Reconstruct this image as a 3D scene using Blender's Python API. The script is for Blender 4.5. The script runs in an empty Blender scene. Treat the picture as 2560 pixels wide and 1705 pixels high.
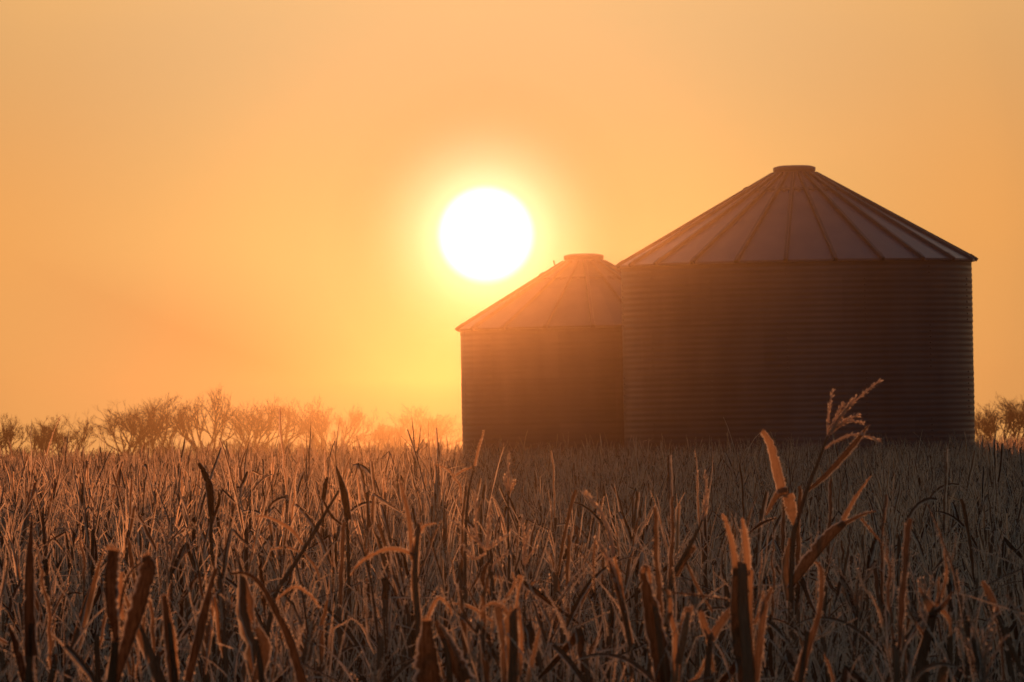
import bpy, math, random
import numpy as np
from mathutils import Vector, Matrix

# ------------------------------------------------------------------ camera
C = bpy.context.scene
W_PX, H_PX = 2560.0, 1705.0                 # photograph's own pixels, used to measure directions
LENS = 300.0
F_PX = LENS / 36.0 * W_PX                   # 21333
CAM = Vector((0, 0, 2.35))
HORIZON_Y, ROLL = 1092.0, math.radians(1.1)
pitch = math.atan((HORIZON_Y - H_PX / 2) / F_PX)
FWD = Vector((0, math.cos(pitch), math.sin(pitch)))
R0, U0 = Vector((1, 0, 0)), Vector((0, -math.sin(pitch), math.cos(pitch)))
RIGHT = R0 * math.cos(ROLL) - U0 * math.sin(ROLL)
UP = U0 * math.cos(ROLL) + R0 * math.sin(ROLL)

def direction(px, py):
    return (FWD * F_PX + RIGHT * (px - W_PX / 2) - UP * (py - H_PX / 2)).normalized()

def at(px, py, d):
    """world point seen at photograph pixel (px, py), d metres away along the ground"""
    v = direction(px, py)
    return CAM + v * (d / v.y)

cd = bpy.data.cameras.new('camera'); cam = bpy.data.objects.new('camera', cd)
C.collection.objects.link(cam); C.camera = cam
cd.lens, cd.sensor_width, cd.sensor_fit = LENS, 36.0, 'HORIZONTAL'
cd.clip_start, cd.clip_end = 0.5, 9000
cam.matrix_world = Matrix((
    (RIGHT.x, UP.x, -FWD.x, CAM.x), (RIGHT.y, UP.y, -FWD.y, CAM.y),
    (RIGHT.z, UP.z, -FWD.z, CAM.z), (0, 0, 0, 1)))
cd.dof.use_dof = True; cd.dof.focus_distance = 50; cd.dof.aperture_fstop = 32

# ------------------------------------------------------------------ sky and sun
SUN = direction(1215, 587)
SUN_EL = math.asin(SUN.z); SUN_AZ = math.atan2(SUN.x, SUN.y)
SUN_STRENGTH = 5.0
SKY_STRENGTH = 0.132
HAZE_DENSITY = 4.3e-6
HAZE_ABSORB = 1.25e-3
HAZE_TOP, HAZE_END = 7.4, 720.0
AURA_GAIN = 0.585
DISC_GAIN = 1.4
HAZE_G = 0.98
C.view_settings.view_transform = 'Standard'; C.view_settings.look = 'None'
C.view_settings.exposure = 0.75; C.view_settings.gamma = 1.0

world = bpy.data.worlds.new("World"); C.world = world; world.use_nodes = True
nt = world.node_tree; N, L = nt.nodes, nt.links
for n in list(N): N.remove(n)
def nd(t, **k):
    n = N.new(t)
    for a, b in k.items(): setattr(n, a, b)
    return n
out = nd('ShaderNodeOutputWorld')
sky = nd('ShaderNodeTexSky', sky_type='NISHITA', sun_disc=False)
sky.sun_elevation = SUN_EL; sky.sun_rotation = SUN_AZ
sky.air_density = 1.0; sky.dust_density = 8.0; sky.ozone_density = 1.3; sky.altitude = 100
bg1 = nd('ShaderNodeBackground'); bg1.inputs[1].default_value = SKY_STRENGTH
L.new(sky.outputs[0], bg1.inputs[0])
tc = nd('ShaderNodeTexCoord')
nrm = nd('ShaderNodeVectorMath', operation='NORMALIZE'); L.new(tc.outputs['Generated'], nrm.inputs[0])
dist = nd('ShaderNodeVectorMath', operation='DISTANCE'); L.new(nrm.outputs[0], dist.inputs[0])
dist.inputs[1].default_value = SUN
deg = nd('ShaderNodeMath', operation='MULTIPLY'); L.new(dist.outputs['Value'], deg.inputs[0]); deg.inputs[1].default_value = 180 / math.pi
# the solar aureole: brightness of hazy air by angle from the sun
AURA_MAX = 6.0
mr = nd('ShaderNodeMapRange'); mr.inputs['From Min'].default_value = 0; mr.inputs['From Max'].default_value = AURA_MAX
L.new(deg.outputs[0], mr.inputs['Value'])
ramp = nd('ShaderNodeValToRGB'); ramp.color_ramp.interpolation = 'B_SPLINE'
L.new(mr.outputs[0], ramp.inputs[0])
AURA = [(0.0, (.12, .78, .48)), (0.36, (.12, .64, .40)), (0.5, (.08, .37, .22)), (0.7, (.13, .25, .125)), (0.9, (.28, .28, .115)), (1.1, (.46, .35, .13)),
        (1.5, (.72, .43, .14)), (2.1, (.76, .42, .134)), (2.6, (.79, .40, .124)), (3.1, (.81, .38, .110)), (3.6, (.83, .375, .102)), (6.0, (.5, .27, .1))]
el = ramp.color_ramp.elements
while len(el) < len(AURA): el.new(0.5)
for e, (a, c) in zip(el, AURA):
    e.position = a / AURA_MAX; e.color = (*c, 1)
fade = nd('ShaderNodeMapRange', interpolation_type='SMOOTHERSTEP')
fade.inputs['From Min'].default_value = 5.0; fade.inputs['From Max'].default_value = 75.0  # glow widened far past the sun to add warm light on the corn
fade.inputs['To Min'].default_value = 1.0; fade.inputs['To Max'].default_value = 0.0
L.new(deg.outputs[0], fade.inputs['Value'])
bg2 = nd('ShaderNodeBackground'); hi = nd('ShaderNodeSeparateXYZ'); L.new(nrm.outputs[0], hi.inputs[0])
hm = nd('ShaderNodeMapRange', interpolation_type='SMOOTHSTEP'); L.new(hi.outputs[2], hm.inputs['Value'])
hm.inputs['From Min'].default_value = math.sin(math.radians(1.2)); hm.inputs['From Max'].default_value = math.sin(math.radians(3.2))
tint = nd('ShaderNodeMix', data_type='RGBA'); L.new(hm.outputs[0], tint.inputs['Factor'])
tint.inputs['A'].default_value = (1, 1, 1, 1); tint.inputs['B'].default_value = (0.42, 0.72, 1.45, 1)
tm = nd('ShaderNodeMix', data_type='RGBA', blend_type='MULTIPLY'); tm.inputs['Factor'].default_value = 1.0
L.new(ramp.outputs[0], tm.inputs['A']); L.new(tint.outputs['Result'], tm.inputs['B'])
lo = nd('ShaderNodeMapRange', interpolation_type='SMOOTHSTEP'); L.new(hi.outputs[2], lo.inputs['Value'])
lo.inputs['From Min'].default_value = math.sin(math.radians(0.1)); lo.inputs['From Max'].default_value = math.sin(math.radians(1.4))
warm = nd('ShaderNodeMix', data_type='RGBA'); away = nd('ShaderNodeMapRange', interpolation_type='SMOOTHSTEP'); L.new(deg.outputs[0], away.inputs['Value'])
away.inputs['From Min'].default_value = 0.9; away.inputs['From Max'].default_value = 3.4
mxl = nd('ShaderNodeMath', operation='MAXIMUM'); L.new(lo.outputs[0], mxl.inputs[0]); L.new(away.outputs[0], mxl.inputs[1])
L.new(mxl.outputs[0], warm.inputs['Factor'])
warm.inputs['A'].default_value = (0.80, 0.52, 0.45, 1); warm.inputs['B'].default_value = (1, 1, 1, 1)
tm2 = nd('ShaderNodeMix', data_type='RGBA', blend_type='MULTIPLY'); tm2.inputs['Factor'].default_value = 1.0
L.new(tm.outputs['Result'], tm2.inputs['A']); L.new(warm.outputs['Result'], tm2.inputs['B'])
L.new(tm2.outputs['Result'], bg2.inputs[0])
aura_gain = nd('ShaderNodeMath', operation='MULTIPLY'); L.new(fade.outputs[0], aura_gain.inputs[0]); aura_gain.inputs[1].default_value = AURA_GAIN
# glow raised low over the horizon to offset the added haze absorption
sep = nd('ShaderNodeSeparateXYZ'); L.new(nrm.outputs[0], sep.inputs[0])
zc = nd('ShaderNodeMath', operation='MAXIMUM'); L.new(sep.outputs[2], zc.inputs[0]); zc.inputs[1].default_value = 1e-4
dv = nd('ShaderNodeMath', operation='DIVIDE'); dv.inputs[0].default_value = HAZE_TOP - 2.35; L.new(zc.outputs[0], dv.inputs[1])
mn = nd('ShaderNodeMath', operation='MINIMUM'); L.new(dv.outputs[0], mn.inputs[0]); mn.inputs[1].default_value = HAZE_END
mu = nd('ShaderNodeMath', operation='MULTIPLY'); L.new(mn.outputs[0], mu.inputs[0]); mu.inputs[1].default_value = HAZE_ABSORB * 0.8
ex = nd('ShaderNodeMath', operation='EXPONENT'); L.new(mu.outputs[0], ex.inputs[0])
low = nd('ShaderNodeMath', operation='MULTIPLY'); L.new(ex.outputs[0], low.inputs[0]); L.new(aura_gain.outputs[0], low.inputs[1])
L.new(low.outputs[0], bg2.inputs[1])
disc = nd('ShaderNodeMapRange', interpolation_type='SMOOTHSTEP')
disc.inputs['From Min'].default_value = 0.23; disc.inputs['From Max'].default_value = 0.355
disc.inputs['To Min'].default_value = DISC_GAIN; disc.inputs['To Max'].default_value = 0.0
L.new(deg.outputs[0], disc.inputs['Value'])
bg3 = nd('ShaderNodeBackground'); bg3.inputs[0].default_value = (1.0, 0.93, 0.75, 1); L.new(disc.outputs[0], bg3.inputs[1])
a1 = nd('ShaderNodeAddShader'); a2 = nd('ShaderNodeAddShader')
L.new(bg1.outputs[0], a1.inputs[0]); L.new(bg2.outputs[0], a1.inputs[1])
L.new(a1.outputs[0], a2.inputs[0]); L.new(bg3.outputs[0], a2.inputs[1]); L.new(a2.outputs[0], out.inputs[0])

sl = bpy.data.lights.new('sun', 'SUN'); sun = bpy.data.objects.new('sun', sl); C.collection.objects.link(sun)
sl.energy = SUN_STRENGTH; sl.angle = math.radians(0.6); sl.color = (1.0, 0.35, 0.115)
sun.rotation_euler = SUN.to_track_quat('Z', 'Y').to_euler(); sun.location = (0, 0, 60)
C.cycles.use_denoising = True
C.cycles.max_bounces = 6; C.cycles.diffuse_bounces = 3; C.cycles.transmission_bounces = 4; C.cycles.volume_bounces = 0
C.cycles.use_adaptive_sampling = False

# ------------------------------------------------------------------ helpers
def tag(o, label=None, cat=None, group=None, kind=None):
    for k, v in (('label', label), ('category', cat), ('group', group), ('kind', kind)):
        if v: o[k] = v
    return o

def empty(name, loc):
    o = bpy.data.objects.new(name, None); C.collection.objects.link(o); o.location = loc
    o.empty_display_size = 0.2
    return o

class MB:
    """collects faces for ONE mesh; u = position across a leaf (0 and 1 at its edges), t = tone of the piece"""
    def __init__(s): s.V, s.Q, s.T, s.U, s.TN, s.n = [], [], [], [], [], 0
    def add(s, v, quads=None, tris=None, u=0.5, t=0.5):
        v = np.asarray(v, float).reshape(-1, 3); k = len(v)
        s.V.append(v)
        if quads is not None and len(quads): s.Q.append(np.asarray(quads, int) + s.n)
        if tris is not None and len(tris): s.T.append(np.asarray(tris, int) + s.n)
        s.U.append(np.broadcast_to(np.asarray(u, float), (k,)))
        s.TN.append(np.broadcast_to(np.asarray(t, float), (k,)))
        s.n += k
    def arrays(s):
        cat = lambda l, sh: np.concatenate(l) if l else np.zeros(sh)
        return (cat(s.V, (0, 3)), cat(s.Q, (0, 4)).astype(int), cat(s.T, (0, 3)).astype(int), cat(s.U, 0), cat(s.TN, 0))
    def build(s, name, mat, parent=None, smooth=True, origin=None):
        return mesh_obj(name, s.arrays(), mat, parent, smooth, origin)

def make_mesh(name, arr, mat, smooth=True, origin=None):
    v, q, t, u, tn = arr
    if origin is not None: v = v - np.asarray(origin)
    me = bpy.data.meshes.new(name)
    me.vertices.add(len(v)); me.vertices.foreach_set('co', v.astype(np.float32).ravel())
    nl = len(q) * 4 + len(t) * 3
    me.loops.add(nl)
    me.loops.foreach_set('vertex_index', np.concatenate([q.ravel(), t.ravel()]).astype(np.int32))
    me.polygons.add(len(q) + len(t))
    tot = np.concatenate([np.full(len(q), 4), np.full(len(t), 3)]).astype(np.int32)
    st = np.concatenate([[0], np.cumsum(tot)[:-1]]).astype(np.int32) if len(tot) else np.zeros(0, np.int32)
    me.polygons.foreach_set('loop_start', st)
    me.polygons.foreach_set('use_smooth', np.full(len(tot), smooth))
    a = me.attributes.new('across', 'FLOAT', 'POINT'); a.data.foreach_set('value', u.astype(np.float32))
    a = me.attributes.new('tone', 'FLOAT', 'POINT'); a.data.foreach_set('value', tn.astype(np.float32))
    me.update(calc_edges=True); me.validate()
    me.materials.append(mat)
    return me

def mesh_obj(name, arr, mat, parent=None, smooth=True, origin=None):
    o = bpy.data.objects.new(name, make_mesh(name, arr, mat, smooth, origin)); C.collection.objects.link(o)
    if origin is not None and parent is None: o.location = origin
    if parent is not None: o.parent = parent
    return o

def tube(mb, pts, rad, n=5, u=0.5, t=0.5, cap=True, jag=0.0, rng=None):
    pts = np.asarray(pts, float); rad = np.broadcast_to(np.asarray(rad, float), (len(pts),))
    tan = np.gradient(pts, axis=0); tan /= np.linalg.norm(tan, axis=1)[:, None] + 1e-12
    ref = np.array([0.31, 0.95, 0.07]); ref /= np.linalg.norm(ref)
    a = np.cross(tan, ref); a /= np.linalg.norm(a, axis=1)[:, None] + 1e-9
    b = np.cross(tan, a)
    ang = np.arange(n) / n * 2 * np.pi
    ring = pts[:, None] + rad[:, None, None] * (np.cos(ang)[None, :, None] * a[:, None] + np.sin(ang)[None, :, None] * b[:, None])
    if jag and rng is not None:
        ring[-1] += tan[-1] * rng.uniform(-jag, jag, n)[:, None]
    m = len(pts); i = np.arange(m - 1)[:, None] * n; j = np.arange(n)[None]
    q = np.stack([i + j, i + (j + 1) % n, i + n + (j + 1) % n, i + n + j], -1).reshape(-1, 4)
    tr = []
    if cap:
        tr = [[(m - 1) * n, (m - 1) * n + k, (m - 1) * n + k + 1] for k in range(1, n - 1)]
    mb.add(ring.reshape(-1, 3), q, tr, u, t)

def resample(p, m):
    p = np.asarray(p, float); k = len(p)
    if k == 2:
        s = np.linspace(0, 1, m)[:, None]; return p[0] * (1 - s) + p[1] * s
    # Catmull-Rom through the points
    e = np.vstack([2 * p[0] - p[1], p, 2 * p[-1] - p[-2]])
    s = np.linspace(0, k - 1, m); i = np.minimum(s.astype(int), k - 2); f = (s - i)[:, None]
    a, b, c, d = e[i], e[i + 1], e[i + 2], e[i + 3]
    return 0.5 * ((2 * b) + (-a + c) * f + (2 * a - 5 * b + 4 * c - d) * f**2 + (-a + 3 * b - 3 * c + d) * f**3)

# ------------------------------------------------------------------ materials
def new_mat(name):
    m = bpy.data.materials.new(name); m.use_nodes = True
    t = m.node_tree
    for n in list(t.nodes): t.nodes.remove(n)
    return m, t
def ramp_node(t, pts):
    r = t.nodes.new('ShaderNodeValToRGB'); e = r.color_ramp.elements
    while len(e) < len(pts): e.new(0.5)
    for k, (p, c) in zip(e, pts): k.position = p; k.color = (*c, 1)
    return r

def corn_material(name, dark, pale, frost_gain=1.0, trans=0.28):
    m, t = new_mat(name); n, l = t.nodes, t.links
    o = n.new('ShaderNodeOutputMaterial')
    ac = n.new('ShaderNodeAttribute'); ac.attribute_name = 'across'
    tn = n.new('ShaderNodeAttribute'); tn.attribute_name = 'tone'
    geo = n.new('ShaderNodeTexCoord')
    nz = n.new('ShaderNodeTexNoise'); nz.inputs['Scale'].default_value = 34; nz.inputs['Detail'].default_value = 4
    l.new(geo.outputs['Object'], nz.inputs['Vector'])
    mp = n.new('ShaderNodeMapping'); mp.inputs['Scale'].default_value = (1, 1, 0.08); l.new(geo.outputs['Object'], mp.inputs['Vector'])
    st = n.new('ShaderNodeTexNoise'); st.inputs['Scale'].default_value = 190; st.inputs['Detail'].default_value = 3; l.new(mp.outputs[0], st.inputs['Vector'])
    add = n.new('ShaderNodeMath'); add.operation = 'MULTIPLY_ADD'; l.new(st.outputs[0], add.inputs[0]); add.inputs[1].default_value = 1.1
    sub = n.new('ShaderNodeMath'); sub.operation = 'SUBTRACT'; l.new(tn.outputs['Fac'], sub.inputs[0]); sub.inputs[1].default_value = 0.55
    l.new(sub.outputs[0], add.inputs[2])
    body = ramp_node(t, [(0.0, dark), (0.55, tuple((a + b) / 2 for a, b in zip(dark, pale))), (1.0, pale)]); l.new(add.outputs[0], body.inputs[0])
    # hoar frost along the edges
    e1 = n.new('ShaderNodeMath'); e1.operation = 'MULTIPLY_ADD'; l.new(ac.outputs['Fac'], e1.inputs[0]); e1.inputs[1].default_value = 2; e1.inputs[2].default_value = -1
    e2 = n.new('ShaderNodeMath'); e2.operation = 'ABSOLUTE'; l.new(e1.outputs[0], e2.inputs[0])
    e3 = n.new('ShaderNodeMath'); e3.operation = 'MULTIPLY_ADD'; l.new(nz.outputs[0], e3.inputs[0]); e3.inputs[1].default_value = 0.7; l.new(e2.outputs[0], e3.inputs[2])
    fr = n.new('ShaderNodeMapRange'); fr.interpolation_type = 'SMOOTHSTEP'; l.new(e3.outputs[0], fr.inputs['Value'])
    fr.inputs['From Min'].default_value = 0.72; fr.inputs['From Max'].default_value = 1.40
    fr.inputs['To Max'].default_value = frost_gain
    mix = n.new('ShaderNodeMix'); mix.data_type = 'RGBA'; l.new(fr.outputs[0], mix.inputs['Factor'])
    l.new(body.outputs[0], mix.inputs['A']); mix.inputs['B'].default_value = (0.80, 0.66, 0.53, 1)
    df = n.new('ShaderNodeBsdfDiffuse'); l.new(mix.outputs['Result'], df.inputs[0])
    tr = n.new('ShaderNodeBsdfTranslucent'); l.new(mix.outputs['Result'], tr.inputs[0])
    ms = n.new('ShaderNodeMixShader'); tk = n.new('ShaderNodeMapRange'); l.new(tn.outputs['Fac'], tk.inputs['Value'])   # translucency falls with tone, so dark blades stay dark
    tk.inputs['To Min'].default_value = trans * .15; tk.inputs['To Max'].default_value = trans * 1.6; l.new(tk.outputs[0], ms.inputs[0])
    l.new(df.outputs[0], ms.inputs[1]); l.new(tr.outputs[0], ms.inputs[2])
    l.new(ms.outputs[0], o.inputs[0])
    return m

M_CORN = corn_material('dry_corn_leaf', (0.050, 0.023, 0.014), (0.33, 0.195, 0.115))
M_STALK = corn_material('dry_corn_stalk', (0.10, 0.055, 0.032), (0.32, 0.20, 0.12), trans=0.2)
M_TASSEL = corn_material('frosted_tassel', (0.30, 0.20, 0.13), (0.62, 0.50, 0.40), trans=0.5)
M_FAR = corn_material('dry_corn_mass', (0.050, 0.024, 0.015), (0.38, 0.225, 0.135), trans=0.4)

def simple_mat(name, c1, c2, scale, rough=0.9, metal=0.0, stretch=(1, 1, 1), bump=0.0, detail=6):
    m, t = new_mat(name); n, l = t.nodes, t.links
    o = n.new('ShaderNodeOutputMaterial'); b = n.new('ShaderNodeBsdfPrincipled'); l.new(b.outputs[0], o.inputs[0])
    tcn = n.new('ShaderNodeTexCoord'); mp = n.new('ShaderNodeMapping'); mp.inputs['Scale'].default_value = stretch
    l.new(tcn.outputs['Object'], mp.inputs[0])
    z = n.new('ShaderNodeTexNoise'); z.inputs['Scale'].default_value = scale; z.inputs['Detail'].default_value = detail; l.new(mp.outputs[0], z.inputs['Vector'])
    r = ramp_node(t, [(0.3, c1), (0.7, c2)]); l.new(z.outputs[0], r.inputs[0]); l.new(r.outputs[0], b.inputs['Base Color'])
    rr = n.new('ShaderNodeMapRange'); l.new(z.outputs[0], rr.inputs['Value']); rr.inputs['To Min'].default_value = rough - 0.08; rr.inputs['To Max'].default_value = rough + 0.08
    l.new(rr.outputs[0], b.inputs['Roughness']); b.inputs['Metallic'].default_value = metal
    if bump:
        bp = n.new('ShaderNodeBump'); bp.inputs['Strength'].default_value = bump; bp.inputs['Distance'].default_value = 0.02
        l.new(z.outputs[0], bp.inputs['Height']); l.new(bp.outputs[0], b.inputs['Normal'])
    return m
M_SOIL = simple_mat('frosted_soil', (0.07, 0.05, 0.035), (0.20, 0.17, 0.15), 1.3, 0.95, bump=0.6)
M_WALL = simple_mat('weathered_galvanised_steel', (0.185, 0.098, 0.088), (0.255, 0.148, 0.135), 1.1, 0.5, 0.35, (1, 1, 0.25))
M_ROOF = simple_mat('galvanised_roof_steel', (0.185, 0.118, 0.135), (0.24, 0.16, 0.18), 1.6, 0.45, 0.3, (1, 1, 0.5))
M_TRIM_RIB_SHADE = simple_mat('galvanised_trim_and_rib_shade', (0.115, 0.076, 0.078), (0.165, 0.112, 0.112), 3, 0.55, 0.4)  # trim steel; on the larger roof its darker tone paints in rib shade
M_BARK = simple_mat('bare_bark', (0.07, 0.05, 0.035), (0.16, 0.12, 0.09), 3, 0.95)
def sheet_tones(m, amount):
    # every wall sheet has weathered a little differently: tone by ring and by panel round the bin
    t = m.node_tree; n, l = t.nodes, t.links; b = next(q for q in n if q.type == 'BSDF_PRINCIPLED'); src = b.inputs['Base Color'].links[0].from_socket
    tcn = n.new('ShaderNodeTexCoord'); sp = n.new('ShaderNodeSeparateXYZ'); l.new(tcn.outputs['Object'], sp.inputs[0])
    def mt(op, a, b_):
        q = n.new('ShaderNodeMath'); q.operation = op
        for k, v in enumerate((a, b_)):
            if v is None: continue
            if isinstance(v, (int, float)): q.inputs[k].default_value = v
            else: l.new(v, q.inputs[k])
        return q.outputs[0]
    ring = mt('FLOOR', mt('DIVIDE', mt('SUBTRACT', sp.outputs[2], .14), .8128), None)
    ang = mt('ARCTAN2', sp.outputs[1], sp.outputs[0])
    pan = mt('FLOOR', mt('ADD', mt('MULTIPLY', ang, 7 / (2 * math.pi)), mt('MULTIPLY', ring, .5)), None)
    cv = n.new('ShaderNodeCombineXYZ'); l.new(ring, cv.inputs[0]); l.new(pan, cv.inputs[1])
    wn = n.new('ShaderNodeTexWhiteNoise'); wn.noise_dimensions = '2D'; l.new(cv.outputs[0], wn.inputs['Vector'])
    mr_ = n.new('ShaderNodeMapRange'); l.new(wn.outputs[0], mr_.inputs['Value']); mr_.inputs['To Min'].default_value = 1 - amount; mr_.inputs['To Max'].default_value = 1 + amount
    mx = n.new('ShaderNodeMix'); mx.data_type = 'RGBA'; mx.blend_type = 'MULTIPLY'; mx.inputs['Factor'].default_value = 1
    l.new(src, mx.inputs['A']); l.new(mr_.outputs[0], mx.inputs['B']); l.new(mx.outputs['Result'], b.inputs['Base Color'])
sheet_tones(M_WALL, .07)
M_CONC = simple_mat('concrete', (0.28, 0.27, 0.25), (0.38, 0.36, 0.34), 4, 0.9)

# ------------------------------------------------------------------ ground
mb = MB()
xs = np.linspace(-640, 640, 40); ys = np.linspace(-200, 712, 40)
g = np.array([[x, y, 0] for y in ys for x in xs])
i = np.arange(39)[:, None] * 40 + np.arange(39)[None]
mb.add(g, np.stack([i, i + 1, i + 41, i + 40], -1).reshape(-1, 4))
tag(mb.build('ground', M_SOIL), 'frosty bare soil under the corn and beyond it', 'ground', kind='structure')

# ------------------------------------------------------------------ grain bins
def lathe(mb, prof, n, cx=0, cy=0):
    prof = np.asarray(prof, float); a = np.arange(n) / n * 2 * np.pi
    v = np.stack([prof[:, None, 0] * np.cos(a) + cx, prof[:, None, 0] * np.sin(a) + cy, np.broadcast_to(prof[:, None, 1], (len(prof), n))], -1)
    i = np.arange(len(prof) - 1)[:, None] * n; j = np.arange(n)[None]
    mb.add(v.reshape(-1, 3), np.stack([i + j, i + (j + 1) % n, i + n + (j + 1) % n, i + n + j], -1).reshape(-1, 4))

def box_bar(mb, p0, p1, w, h, upv):
    p0, p1, upv = (np.asarray(q, float) for q in (p0, p1, upv))
    d = p1 - p0; d /= np.linalg.norm(d); s = np.cross(d, upv); s /= np.linalg.norm(s); u = np.cross(s, d)
    v = []
    for p in (p0, p1):
        v += [p - s * w / 2, p + s * w / 2, p + s * w * 0.36 + u * h, p - s * w * 0.36 + u * h]
    mb.add(v, [[0, 1, 2, 3], [7, 6, 5, 4], [0, 4, 5, 1], [1, 5, 6, 2], [2, 6, 7, 3], [3, 7, 4, 0]])

def grain_bin(cx_px, cy_d, R, eave, ribs, phase, label, cap_r, ring_r, M_PANEL, M_RIB, pitch_deg):
    c = at(cx_px, 1100, cy_d)
    b = empty('grain_bin', (c.x, c.y, 0)); tag(b, label, 'grain bin', 'corrugated steel grain bins beside the corn')
    SL = math.tan(math.radians(pitch_deg)); Re = R + 0.055
    # wall: real corrugation, 4 inch pitch, with a small lap between wall rings
    pitch_c, z0 = 0.1016, 0.14
    ncor = int((eave - z0) / pitch_c); z = np.linspace(z0, eave - 0.01, ncor * 8 + 1)
    r = R + 0.0034 * np.sin((z - z0) / pitch_c * 2 * np.pi) + 0.003 * (((z - z0) // 0.8128) % 2)
    m = MB(); lathe(m, np.stack([r, z], 1), 160)
    # vertical lap seams with bolt rows, one run of bolts per ring
    for ring_i in range(int((eave - z0) / 0.8128) + 1):
        zb, zt = z0 + ring_i * 0.8128, min(z0 + (ring_i + 1) * 0.8128, eave - 0.03)
        for k in range(7):
            a = 2 * math.pi * (k + (0.5 if ring_i % 2 else 0)) / 7 + phase
            for zz in np.arange(zb + 0.05, zt, pitch_c):
                p = np.array([(R + 0.008) * math.cos(a), (R + 0.008) * math.sin(a), zz])
                o_ = np.array([math.cos(a), math.sin(a), 0]); s_ = np.array([-math.sin(a), math.cos(a), 0]); u_ = np.array([0, 0, 1.0])
                v = [p - s_ * .012 - u_ * .012, p + s_ * .012 - u_ * .012, p + s_ * .012 + u_ * .012, p - s_ * .012 + u_ * .012]
                v += [q + o_ * 0.012 for q in v]
                m.add(v, [[4, 5, 6, 7], [0, 1, 5, 4], [1, 2, 6, 5], [2, 3, 7, 6], [3, 0, 4, 7]])
    m.build('wall', M_WALL, b)
    m = MB(); lathe(m, [(0.001, 0.145), (R + 0.28, 0.14), (R + 0.3, 0.12), (R + 0.3, -0.2)], 96); m.build('foundation', M_CONC, b, smooth=False)
    # roof: cone of flat panels, one per rib bay
    ztop = eave + (Re - cap_r) * SL
    m = MB(); prof = [(R - 0.12, eave - 0.06), (Re, eave - 0.035), (Re, eave), (ring_r, eave + (Re - ring_r) * SL),
                      (ring_r - 0.004, eave + (Re - ring_r) * SL + 0.012), (cap_r - 0.03, ztop + 0.03)]
    lathe(m, prof, ribs * 6); roof = m.build('roof', M_PANEL, b, smooth=False)
    for k in range(ribs):
        a = phase + 2 * math.pi * k / ribs
        m = MB(); ca, sa = math.cos(a), math.sin(a)
        upv = (ca * 0.5, sa * 0.5, 0.866)
        P = lambda rr, dz=0.0: (rr * ca, rr * sa, eave + (Re - rr) * SL + dz - 0.004)
        box_bar(m, P(Re + 0.012), P(cap_r + 0.02), 0.072, 0.055, upv)
        box_bar(m, P(Re + 0.03, -0.02), P(Re - 0.10), 0.085, 0.065, upv)
        m.build('roof_rib', M_RIB, roof, smooth=False)
    # stiffening ring with clips round the upper roof
    m = MB(); zr = eave + (Re - ring_r) * SL
    lathe(m, [(ring_r + 0.05, zr - 0.028), (ring_r + 0.045, zr - 0.002), (ring_r - 0.01, zr + 0.03), (ring_r - 0.06, zr + 0.034)], 92)
    for k in range(ribs):
        a = phase + 2 * math.pi * (k + 0.5) / ribs
        box_bar(m, ((ring_r + 0.09) * math.cos(a), (ring_r + 0.09) * math.sin(a), zr - 0.05), ((ring_r - 0.07) * math.cos(a), (ring_r - 0.07) * math.sin(a), zr + 0.045), 0.05, 0.012, (0.5 * math.cos(a), 0.5 * math.sin(a), .866))
    m.build('roof_ring', M_RIB, roof, smooth=False)
    # cap: collar and domed lid
    m = MB(); lathe(m, [(cap_r + 0.05, ztop - 0.03), (cap_r + 0.03, ztop + 0.01), (cap_r + 0.004, ztop + 0.03), (cap_r + 0.004, ztop + 0.12)], 64); m.build('cap_collar', M_ROOF, roof)
    m = MB(); lathe(m, [(cap_r + 0.018, ztop + 0.045), (cap_r + 0.018, ztop + 0.112), (cap_r - 0.01, ztop + 0.124), (cap_r - 0.06, ztop + 0.138), (cap_r - 0.12, ztop + 0.148), (0.001, ztop + 0.155)], 64); m.build('cap_lid', M_TRIM_RIB_SHADE, roof)
    return b, roof, SL, Re

PX2 = 150.0 / F_PX
b2, roof2, SL2, Re = grain_bin(1999, 150, 3.08, 5.31, 23, math.radians(-90 - 5.2), 'larger grain bin with a clearly ribbed roof cone', 0.355, 0.86, M_ROOF, M_TRIM_RIB_SHADE, 29.4)
b1, roof1, SL, Re1 = grain_bin(1468, 155, 2.265, 4.32, 17, math.radians(-90 + 3), 'smaller grain bin under the sun, half hidden behind its larger neighbour', 0.345, 0.82, M_WALL, M_WALL, 30.9)
# little upright pipe and hinge on the smaller roof, hatch hinge on the larger
m = MB()
rp = 0.53; a = math.radians(180 - 6); zz = 4.32 + (Re1 - rp) * SL
tube(m, [(rp * math.cos(a), rp * math.sin(a), zz - 0.03), (rp * math.cos(a), rp * math.sin(a), zz + 0.06), (rp * math.cos(a) - 0.02, rp * math.sin(a), zz + 0.15)], [0.012, 0.012, 0.015], 6)
m.build('vent_pipe', M_TRIM_RIB_SHADE, roof1)
for roof, Rr, ev, rr, az, SL in ((roof1, Re1, 4.32, 0.86, 180, SL), (roof2, Re, 5.31, 0.96, 181, SL2)):
    m = MB(); a = math.radians(az); ca, sa = math.cos(a), math.sin(a)
    for dr, hh in ((0.0, 0.05), (0.08, 0.07), (0.17, 0.045)):
        r0 = rr - dr; box_bar(m, (r0 * ca, r0 * sa, ev + (Rr - r0) * SL - 0.01), ((r0 - 0.07) * ca, (r0 - 0.07) * sa, ev + (Rr - r0 + 0.07) * SL - 0.01), 0.12, hh, (ca * .5, sa * .5, .866))
    m.build('hatch_hinge', M_TRIM_RIB_SHADE, roof, smooth=False)


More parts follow.
